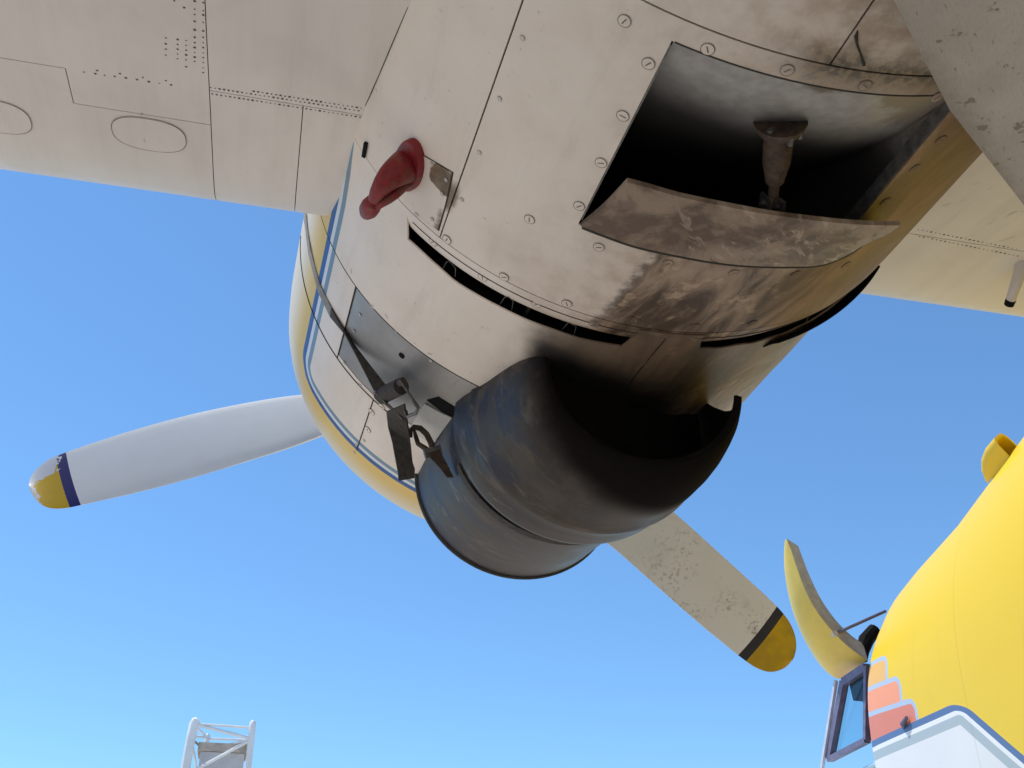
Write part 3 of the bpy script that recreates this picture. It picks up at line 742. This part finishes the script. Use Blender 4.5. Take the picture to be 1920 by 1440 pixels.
add('horn', tube([nacp(p, o_) for p, o_, r in hp_], [r for p, o_, r in hp_], 18), M['red'], DS)
bp = [((702, 374), .097, .010), ((700, 379), .098, .0175), ((696, 386), .098, .0205), ((691, 394), .097, .020), ((687, 401), .096, .014), ((685, 405), .095, .004)]
add('knob', tube([nacp(p, o_) for p, o_, r in bp], [r for p, o_, r in bp], 16), M['red'], DS)
hk = [((764, 338), .012, .013), ((752, 353), .045, .0115), ((741, 364), .066, .0105), ((728, 374), .082, .0095), ((714, 382), .093, .009), ((702, 388), .098, .010)]
add('web_strut', tube([nacp(p, o_) for p, o_, r in hk], [r for p, o_, r in hk], 12), M['red'], DS)

# --- propeller
HP = Vector(ony((870, 702), 3.375)); YP = 3.375
def mk_blade(name, worn, strip_col):
    m, nt, b, P, X, Y, Z = newmat(name, .55, 0, .35)
    r = ((X - HP.x).pow(2.0) + (Z - HP.z).pow(2.0)).sqrt()
    n1 = noise(nt, P, 12, 5, .6); n2 = noise(nt, P, 70, 3, .6); n3 = noise(nt, P, 5, 4)
    c = mix(nt, n1.step(.3, .7) * .3, (.80, .785, .75), (.74, .715, .67))
    sp = (n2.step(.52, .66) * .7 + n1.step(.55, .7) * .3) * n3.step(.45, .60) * r.step(.75, 1.15)
    if not worn: c = mix(nt, sp * .8, c, (.26, .20, .165))
    yel = mix(nt, n1.step(.4, .65) * (.15 if worn else .6), (.62, .38, .004), (.38, .24, .02))
    R1 = 1.378
    c = mix(nt, r.gt(R1), c, strip_col); c = mix(nt, r.gt(R1 + .032), c, yel)
    if worn: c = mix(nt, ((r + (n1 - .5) * .16 + (Z - 3.10) * .55).gt(1.468)), c, (.62, .62, .62))
    setc(nt, b, c); return m
M['bladeL'] = mk_blade('blade_paint', True, (.02, .015, .12)); M['bladeR'] = mk_blade('blade_paint_speckled', False, (.03, .028, .035))
PR = add('propeller', tube([(HP.x, 3.16, HP.z), (HP.x, 3.26, HP.z), (HP.x, 3.34, HP.z), (HP.x, 3.44, HP.z), (HP.x, 3.50, HP.z), (HP.x, 3.60, HP.z), (HP.x, 3.66, HP.z)], [.09, .13, .17, .17, .12, .10, .05], 24), M['steel'], AC, 'three-bladed propeller with yellow tips')
def blade(up, dn, mat, rot=None, dy=.035, ups=1):
    """edge points (pixel sight lines met with the blade's own pitched plane) -> solid airfoil blade"""
    n_ = len(up); U_, D_ = [], []
    for i in range(n_):
        k = 1 - .45 * i / (n_ - 1)
        U_.append(Vector(ony(up[i], YP + ups * dy * k))); D_.append(Vector(ony(dn[i], YP - ups * dy * k)))
    ch = (U_[0] - D_[0]).normalized()
    U_ = [HP + ch * .07 + Vector((0, ups * .055, 0)), HP.lerp((U_[0] + D_[0]) / 2, .45) + ch * .065 + Vector((0, ups * .05, 0))] + U_
    D_ = [HP - ch * .07 - Vector((0, ups * .055, 0)), HP.lerp((U_[1 + 1] + D_[0]) / 2, .45) - ch * .065 - Vector((0, ups * .05, 0))] + D_
    mp = 40; P, Q = [], []
    for u in lin(0, 1, mp):
        a, b = cat(U_, u), cat(D_, u); n2 = (b - a).cross(((a + b) / 2 - HP) if u > .01 else (U_[2] - HP)).normalized()
        if n2.y < 0: n2 = -n2
        c_ = (b - a).length; th = min(.05, c_ * (.75 * (1 - u) ** 4 + .06)); ra, rb = [], []
        for s in (0, .03, .1, .22, .4, .6, .8, .93, 1):
            h = math.sqrt(max(0, s * (1 - s))) * 2
            ra.append(a.lerp(b, s) - n2 * (th * .08 * h + .001)); rb.append(a.lerp(b, s) + n2 * (th * .92 * h + .001))
        P.append(ra); Q.append(rb)
    me_ = solid('blade', P, Q)
    if rot is not None:
        R_ = Matrix.Translation(HP) @ Matrix.Rotation(rad(rot), 4, 'Y') @ Matrix.Translation(-HP); me_.transform(R_)
    return link('blade', me_, mat, PR, ang=60)
lu = [(600, 737), (520, 746), (430, 762), (340, 782), (250, 807), (180, 829), (125, 848), (92, 862), (70, 879), (58, 895), (54, 908)]
ld = [(625, 806), (550, 836), (455, 867), (360, 896), (270, 920), (205, 935), (155, 946), (118, 953), (88, 951), (66, 936), (55, 914)]
ru = [(1215, 920), (1265, 962), (1310, 1002), (1355, 1043), (1400, 1084), (1437, 1118), (1463, 1144), (1481, 1168), (1491, 1193), (1493, 1215), (1489, 1232)]
rd = [(1095, 983), (1150, 1027), (1200, 1071), (1255, 1120), (1310, 1168), (1355, 1205), (1390, 1233), (1418, 1252), (1445, 1260), (1470, 1253), (1486, 1238)]
b1 = blade(lu, ld, M['bladeL']); b1['label'] = 'propeller blade pointing left, worn yellow tip'
b2 = blade(ru, rd, M['bladeR'], ups=-1); b2['label'] = 'speckled propeller blade pointing lower right'
b3 = blade(lu, ld, M['bladeL'], rot=120); b3['label'] = 'propeller blade pointing up'

# --- fuselage
FX, FZ, FN = 3.6, 2.6, 2.5
FY = [-3.0, 1.0, 2.4, 3.1, 3.7, 4.05, 4.18, 4.25]; FA = [1.25, 1.22, 1.16, 1.13, 1.10, 1.085, 1.078, 1.070]; FB = [1.44, 1.44, 1.44, 1.325, 1.115, 1.035, .995, .94]
def fab(y): return float(np.interp(y, FY, FA)), float(np.interp(y, FY, FB))
def fpt(ph, y, off=0.0):
    a, b = fab(y); a += off; b += off; c_, s_ = math.cos(ph), math.sin(ph)
    if s_ < 0: b = 1.45 + off
    e = 2 / FN
    return Vector((FX + a * math.copysign(abs(c_) ** e, c_), y, FZ + b * math.copysign(abs(s_) ** e, s_)))
def ffun(q):
    if q[1] > 4.6: return 1.0
    a, b = fab(q[1]); return (abs(q[0] - FX) / a) ** FN + (abs(q[2] - FZ) / (b if q[2] > FZ else 1.45)) ** FN - 1
def fus(p):
    P = march(p, ffun, 2.0, 9.0, 1400)
    if P is None:      # sight line just misses the shoulder: take its nearest pass
        r = ray(p); P = CAM + r * min(np.linspace(2.0, 6.5, 900), key=lambda t: ffun(CAM + r * t))
    return P
def mk_fus():
    m, nt, b, P, X, Y, Z = newmat('fuselage_paint', .36, 0, .45)
    n1 = noise(nt, P, 1.3, 4); n2 = noise(nt, P, 25, 4)
    c = mix(nt, n1.step(.3, .7) * .25 + n2.step(.5, .8) * .06, (.82, .575, .025), (.75, .50, .018))
    pk = fus((1800, 1318)); l1 = fus((1640, 1391)); r1_ = fus((1915, 1418))
    # three rounded feathers behind the cockpit edge
    yc = 4.32
    for (tip, base, col) in (((1665, 1225), (1632, 1330), (.78, .45, .13)), ((1688, 1264), (1632, 1375), (.85, .33, .17)), ((1716, 1306), (1632, 1440), (.68, .22, .14))):
        t_ = fus(tip); bs = fus((1633, base[1])); ytip = t_[1]; ztop = t_[2]
        sl = .10
        zt = (Y - ytip) * sl + ztop                   # top edge slopes
        a_ = Y - ytip; d_ = zt - Z; r = .055
        qx, qy = a_ * -1 + r, d_ * -1 + r
        q0, q1 = qx.max(0.0), qy.max(0.0)
        sd = ((q0 * q0 + q1 * q1).sqrt() + qx.max(qy).min(0.0) - r) * -1
        c = mix(nt, sd.gt(0.0), c, (.42, .52, .66)); c = mix(nt, sd.gt(.020), c, col)
    # white wedge with blue / white / grey edging
    def below(p, q):
        dy, dz = q[1] - p[1], q[2] - p[2]; L = math.hypot(dy, dz)
        # signed distance, positive below the line p->q (y decreasing)
        return ((Z - p[2]) * dy - (Y - p[1]) * dz) / L
    w1 = below(l1, pk); w2 = below(pk, r1_); r = .05
    qx, qy = w1 * -1 + r, w2 * -1 + r; q0, q1 = qx.max(0.0), qy.max(0.0)
    sd = ((q0 * q0 + q1 * q1).sqrt() + qx.max(qy).min(0.0) - r) * -1
    wh = mix(nt, n1.step(.3, .7), (.78, .79, .80), (.72, .73, .74))
    c = mix(nt, sd.gt(-.008), c, (.10, .17, .34)); c = mix(nt, sd.gt(.018), c, (.78, .79, .80)); c = mix(nt, sd.gt(.036), c, (.40, .47, .50)); c = mix(nt, sd.gt(.072), c, wh)
    drip = noise(nt, vec(nt, Y * 14, Z * 1.6, X), 1, 5, .65)
    c = mix(nt, drip.step(.55, .8) * .07, c, (.30, .22, .10))
    for yy_ in (2.72, 3.50): c = mix(nt, (Y - yy_).abs().lt(.0014) * .35, c, (.25, .18, .06))
    setc(nt, b, c); rough(nt, b, n1 * .2 + .25); bump(nt, b, noise(nt, P, 2.2, 3), .02, .12); return m
M['fus'] = mk_fus()
NP = 120; ph = [2 * math.pi * k / NP for k in range(NP)]
ys = breaks([-3.0, 1.0, 2.4, 3.1, 3.7, 4.05, 4.18, 4.25], .12)
v = [fpt(a, y) for y in ys for a in ph]; f = []
for i in range(len(ys) - 1):
    for k in range(NP): f.append((i * NP + k, i * NP + (k + 1) % NP, (i + 1) * NP + (k + 1) % NP, (i + 1) * NP + k))
# inner return at the cockpit edge
b0 = len(v); v += [fpt(a, 4.25, -.03) for a in ph]; v += [fpt(a, 4.0, -.03) for a in ph]; e0 = (len(ys) - 1) * NP
for k in range(NP):
    f.append((e0 + k, e0 + (k + 1) % NP, b0 + (k + 1) % NP, b0 + k)); f.append((b0 + k, b0 + (k + 1) % NP, b0 + NP + (k + 1) % NP, b0 + NP + k))
FU = add('fuselage', (v, f), M['fus'], AC, 'glossy yellow fuselage with feather stripes and white lower side', ang=45)
# white nose forward of the cockpit
NY = [4.252, 4.6, 4.9, 5.4, 5.9, 6.3, 6.55, 6.62]; NA = [1.075, 1.06, 1.03, .93, .74, .48, .22, .02]; NT = [2.70, 2.71, 2.70, 2.55, 2.35, 2.1, 1.9, 1.75]; NB = [1.15, 1.16, 1.18, 1.24, 1.34, 1.48, 1.62, 1.73]
v, f = [], []; NK = 48
for y, a, zt, zb in zip(NY, NA, NT, NB):
    for k in range(NK):
        t = 2 * math.pi * k / NK; c_, s_ = math.cos(t), math.sin(t); zc = (zt + zb) / 2; hb = (zt - zb) / 2; e = 2 / 6.5
        v.append((FX + a * math.copysign(abs(c_) ** e, c_), y, zc + hb * math.copysign(abs(s_) ** e, s_)))
for i in range(len(NY) - 1):
    for k in range(NK): f.append((i * NK + k, i * NK + (k + 1) % NK, (i + 1) * NK + (k + 1) % NK, (i + 1) * NK + k))
f.append(tuple(range(NK)))
add('nose', (v, f), M['fus'], FU, ang=50)
# cockpit side window: frame bars and pane
W = dict(ta=ony((1627, 1250), 4.325), ba=ony((1626, 1388), 4.325), tf=ony((1583, 1279), 4.52), bf=ony((1556, 1424), 4.74))
W = {k: Vector(q) for k, q in W.items()}
out = Vector((-1, -.1, .15))
FR = add('window_frame', joinvf([obox(W['tf'], W['bf'], Vector((0, 1, 0)), .036, .03), obox(W['ta'] + Vector((0, .01, 0)), W['tf'], Vector((0, 0, 1)), .036, .03), obox(W['ba'], W['bf'], Vector((0, 0, 1)), .022, .03), obox(W['ta'], W['ba'], Vector((0, 1, 0)), .022, .03)]), M['framep'], FU, 'dark violet cockpit window frame', smooth=False)
add('windscreen_post', obox(W['tf'] + Vector((-.012, .05, .02)), W['bf'] + Vector((-.02, .07, -.06)), Vector((0, 1, 0)), .018, .014), M['frameb'], FU, smooth=False)
add('windscreen_post', obox(W['tf'] + Vector((1.9, .05, .02)), W['bf'] + Vector((2.0, .07, -.06)), Vector((0, 1, 0)), .03, .02), M['frameb'], FU, smooth=False)
add('header', joinvf([obox(W['ta'] + Vector((.05, .02, -.03)), W['tf'] + Vector((.05, 0, -.035)), Vector((0, 0, 1)), .10, .05)]), M['dark'], FU, smooth=False)
def mk_glass():
    m = bpy.data.materials.new('window_glass'); m.use_nodes = True; nt = m.node_tree; nt.nodes.clear()
    o = nt.nodes.new('ShaderNodeOutputMaterial'); t = nt.nodes.new('ShaderNodeBsdfTransparent'); t.inputs[0].default_value = (.78, .90, .92, 1)
    gl = nt.nodes.new('ShaderNodeBsdfGlossy'); gl.inputs['Roughness'].default_value = .05; mx = nt.nodes.new('ShaderNodeMixShader'); mx.inputs[0].default_value = .08
    nt.links.new(t.outputs[0], mx.inputs[1]); nt.links.new(gl.outputs[0], mx.inputs[2]); nt.links.new(mx.outputs[0], o.inputs[0]); return m
M['glass'] = mk_glass()
add('window_pane', joinvf([( [W['ta'] + Vector((.006, 0, 0)), W['ba'] + Vector((.006, 0, 0)), W['bf'] + Vector((.006, 0, 0)), W['tf'] + Vector((.006, 0, 0)), W['ta'] + Vector((.01, 0, 0)), W['ba'] + Vector((.01, 0, 0)), W['bf'] + Vector((.01, 0, 0)), W['tf'] + Vector((.01, 0, 0))], [(0, 1, 2, 3), (7, 6, 5, 4), (0, 4, 5, 1), (1, 5, 6, 2), (2, 6, 7, 3), (3, 7, 4, 0)])]), M['glass'], FU, smooth=False)
# small vent fitting on the lower feather
q = Vector(fus((1698, 1358))); add('vent_fitting', tube([q + Vector((.01, .03, -.012)), q + Vector((-.012, .0, .0)), q + Vector((-.012, -.035, .018))], [.006, .012, .007], 8), M['framep'], FU)
# scoop on the upper shoulder
q = Vector(fus((1893, 850))); fw = Vector((0, 1, -.16)).normalized(); nn = Vector((-.62, .05, .78)).normalized(); sd_ = fw.cross(nn).normalized()
secs = [(-.02, .10), (.05, .097), (.10, .082), (.14, .055), (.165, .018)]
v, f = [], []; n_ = 14
for s, h in secs:
    for k in range(n_ + 1):
        t = math.pi * k / n_; v.append(q + fw * s + sd_ * (.042 * (.4 + .6 * h / .10) * math.copysign(abs(math.cos(t)) ** .5, math.cos(t))) + nn * (h * abs(math.sin(t)) ** .45 - .02))
for i in range(len(secs) - 1):
    for k in range(n_): f.append((i * (n_ + 1) + k, i * (n_ + 1) + k + 1, (i + 1) * (n_ + 1) + k + 1, (i + 1) * (n_ + 1) + k))
b0 = len(v)
for s, h in ((-.02, .09), (.08, .06)):
    for k in range(n_ + 1):
        t = math.pi * k / n_; v.append(q + fw * s + sd_ * (.036 * math.copysign(abs(math.cos(t)) ** .5, math.cos(t))) + nn * (h * abs(math.sin(t)) ** .45 - .02))
for k in range(n_):
    f.append((k, k + 1, b0 + k + 1, b0 + k)); f.append((b0 + k, b0 + k + 1, b0 + n_ + 2 + k, b0 + n_ + 1 + k))
add('roof_scoop', (v, f), M['yellow'], FU, 'small yellow air scoop on the fuselage shoulder')
# open cockpit hatch
ri = [(1626, 1238), (1592, 1214), (1560, 1183), (1530, 1144), (1508, 1102), (1492, 1058), (1482, 1028), (1475, 1011)]
ro = [(1600, 1262), (1574, 1273), (1546, 1256), (1516, 1214), (1493, 1161), (1478, 1100), (1473, 1050), (1474, 1012)]
ra_ = [(1618, 1206), (1598, 1193), (1569, 1165), (1541, 1126), (1519, 1082), (1505, 1046), (1499, 1030), (1497, 1024)]
A_ = [Vector(ony(p, 4.36)) for p in ri]; B_ = [Vector(ony(p, 4.36 + d_)) for p, d_ in zip(ro, (.30, .32, .32, .30, .26, .2, .12, .05))]; C_ = [Vector(ony(p, 4.40)) for p in ra_]
P, Q = [], []
for u in lin(0, 1, 28):
    a, b, c_ = cat(A_, u), cat(B_, u), cat(C_, u); r1, r2 = [], []
    inn = (c_ - a); 
    for k in lin(0, 1, 8):
        bul = math.sin(math.pi * k) * .05 * math.sin(math.pi * min(1, .15 + u * .8)); q = a.lerp(b, k) + Vector((-bul * .8, 0, -bul * .25)); r1.append(q); r2.append(q + inn * .16)
    P.append(r1); Q.append(r2)
HT = link('hatch', solid('hatch', P, Q), M['hatchy'], AC, 'open curved yellow cockpit hatch', ang=50)
P = [[cat(A_, u) + Vector((.001, -.004, 0)), cat(C_, u)] for u in lin(0, 1, 28)]; Q = [[a + Vector((.002, .018, 0)) for a in r] for r in P]
add_ = link('hatch_rim', solid('hatch_rim', P, Q), M['rimp'], HT)
s0, s1_ = Vector(ony((1564, 1189), 4.37)), Vector(ony((1660, 1146), 4.40))
add('stay_rod', tube([s0, s1_], .0075, 10), M['framep'], HT); add('stay_pivot', tube([s0 + Vector((0, -.012, 0)), s0 + Vector((0, .012, 0))], .012, 12), M['cream'], HT)
add('latch_handle', tube([Vector(ony(p, 4.42)) for p in ((1512, 1100), (1513, 1088), (1511, 1076), (1508, 1067))], .0055, 8), M['rust'], HT)
add('hinge_arm', tube([Vector(ony(p, 4.42)) for p in ((1618, 1240), (1617, 1222), (1624, 1200), (1640, 1180))], [.02, .03, .035, .03], 10), M['dark'], HT)

# ------------------------------------------------------------------ ratchet strap round the cowling
RS = empty('ratchet_strap', (0.25, 2.5, 2.9), 'dark ratchet strap running over the cowling with a hanging tail and hook', 'strap')
sp = [(-190, 2.50), (-178, 2.455)] + [nac(p) for p in ((575, 415), (582, 470), (600, 540), (622, 585))]
cen = [npt(t, y, .004) for t, y in sp]
endp = nacp((713, 728), .045); last = cen[-1]
for k in (.25, .5, .75, 1.0): cen.append(last.lerp(endp, k))
Lp, Rp = [], []
for i, c_ in enumerate(cen):
    dd = (cen[min(i + 1, len(cen) - 1)] - cen[max(i - 1, 0)]).normalized(); nr = Vector((c_.x - cx(c_.y), 0, c_.z - AZ)).normalized()
    wd = dd.cross(nr).normalized() * .02
    if i > 5: k = (i - 5) / 4; wd = (wd * (1 - k) + (Vector(RGT) * .9 + Vector(UPV) * .45)  .normalized() * .017 * k)
    Lp.append(c_ - wd); Rp.append(c_ + wd)
P, Q = ribbon(Lp[:6], Rp[:6]); link('webbing', solid('webbing', P, Q), M['web_lit'], RS, 'webbing over the cowling, sunlight painted into its colour')
P, Q = ribbon(Lp[5:], Rp[5:]); link('webbing', solid('webbing', P, Q), M['web'], RS)
dA, dB = nacp((712, 744), .048), nacp((757, 722), .05); ax = (dB - dA).normalized()
add('drum', tube([dA.lerp(dB, .1), dA.lerp(dB, .9)], .0215, 20), M['web'], RS)
out_n = Vector(-FWD)
for p, q in (((706, 738), (757, 788)), ((750, 712), (784, 764))):
    a, b = nacp(p, .055), nacp(q, .075); m_ = a.lerp(b, .45)
    add('side_plate', joinvf([obox(a, m_, out_n, .040, .004), obox(m_ + ax * .0005, b, out_n, .026, .0045)]), M['steel'], RS, smooth=False)
    add('axle_cap', tube([a.lerp(b, .08) - ax * .008, a.lerp(b, .08) + ax * .008], .010, 12), M['rust'], RS)
add('handle', tube([nacp(p, o_) for p, o_ in (((772, 748), .07), ((784, 764), .078), ((779, 775), .08), ((764, 781), .08), ((760, 770), .075))], .005, 8), M['steel'], RS)
tl = [Vector(nacp(p, .07)) for p in ((727, 770), (731, 800))]; tr = [Vector(nacp(p, .07)) for p in ((760, 756), (765, 790))]
yd = tl[1].y
tl += [Vector(ony(p, yd + e)) for p, e in (((737, 840), .0), ((743, 872), -.004), ((746, 888), 0), ((747, 901), .01))]
tr += [Vector(ony(p, yd + e)) for p, e in (((770, 838), .0), ((773, 868), -.004), ((777, 880), 0), ((776, 896), .01))]
P, Q = ribbon(tl, tr, .006); link('loose_end', solid('loose_end', P, Q), M['web'], RS)
hk = [(771, 820), (769, 808), (776, 801), (788, 803), (800, 814), (808, 830), (812, 845)]
hy = nac((790, 820), .05)[1]
add('hook', tube([Vector(ony(p, hy - .02 * i / 6)) for i, p in enumerate(hk)], [.004, .0065, .0075, .008, .008, .008, .0075], 10), M['rust'], RS)
add('hook', tube([Vector(ony(p, hy + .012 - .02 * i / 4)) for i, p in enumerate(((776, 806), (780, 820), (784, 832), (793, 838), (806, 846)))], [.004, .006, .0065, .007, .007], 10), M['rust'], RS)
# webbing from the hook into the groove of the scoop and round it
le = [Vector(ony(p, hy - .03)) for p in ((800, 852), (822, 876), (838, 896))]; re = [Vector(ony(p, hy - .03)) for p in ((822, 842), (838, 872), (850, 896))]
P, Q = ribbon(le, re, .005); link('webbing', solid('webbing', P, Q), M['rust'], RS)
add('keeper', obox(le[0] - Vector((.006, 0, 0)), re[0] + Vector((.006, 0, 0)), out_n, .010, .024), M['steel'], RS, smooth=False)
def gp(a, y, r=.2895): return Vector((.686 + r * math.cos(a), y, 2.938 + r * math.sin(a)))
P = [[gp(a, 2.398, .2865), gp(a, 2.420, .2875)] for a in [rad(t) for t in lin(-158, 10, 50)]]; Q = [[gp(a, 2.398, .2900), gp(a, 2.420, .2910)] for a in [rad(t) for t in lin(-158, 10, 50)]]
link('webbing', solid('webbing', P, Q), M['web'], RS)

# ------------------------------------------------------------------ distant lattice mast
MX, MY, MW = -.80, 30.0, .74
LM = empty('lattice_mast', (MX, MY + .6, 0), 'white lattice mast of round tubes beyond the propeller', 'mast')
legs = [(-MW - .02, 0, 8.78, .12), (MW, 0, 8.80, .088), (-MW + .32, 1.5, 8.75, .065), (MW - .02, 1.5, 8.75, .065)]
lp = []
for dx, dy, zt, r in legs:
    b_ = Vector((MX + dx * 1.12 - (.16 if dx < -.5 else 0), MY + dy, 0)); t_ = Vector((MX + dx, MY + dy, zt)); lp.append((b_, t_))
    kk = (zt - .5) / zt
    pts = [b_, b_.lerp(t_, kk), b_.lerp(t_, (zt - .12) / zt) + Vector((.015 if dx < -.6 else 0, 0, 0)), t_ + Vector((.05 if dx < -.6 else 0, 0, -.02)), t_ + Vector((.06 if dx < -.6 else 0, 0, .03))]
    add('leg', tube(pts, [r, r, r, r * .9, r * .45], 14), M['mast'], LM)
def lz(i, z): b_, t_ = lp[i]; return b_.lerp(t_, z / t_.z)
bays = [8.68, 8.36, 7.35, 6.3, 5.2, 4.1, 3.0, 1.9, .8]
for i, j in ((0, 1), (1, 3), (3, 2), (2, 0)):
    add('top_rail', tube([lz(i, 8.66), lz(j, 8.64)], .032, 8), M['mast'], LM)
    for k in range(len(bays) - 1):
        a, b_ = (i, j) if k % 2 == 0 else (j, i)
        add('brace', tube([lz(a, bays[k] - .02), lz(b_, bays[k + 1])], .042 if i == 0 else .032, 8), M['mast'], LM)
for z_ in (8.30, 7.3):
    for i, j in ((2, 3), (2, 0), (1, 3)): add('rail', tube([lz(i, z_), lz(j, z_)], .03, 8), M['mastr'], LM)
add('brace', tube([lz(3, 8.6), lz(2, 8.32)], .035, 8), M['mastr'], LM)
add('equipment_box', box((MX - .50, MY + .35, 6.2), (MX + .62, MY + 1.2, 8.05)), M['mastb'], LM, smooth=False)
add('platform', box((MX - .58, MY + .30, 8.06), (MX + .68, MY + 1.32, 8.28)), M['mastr'], LM, smooth=False)
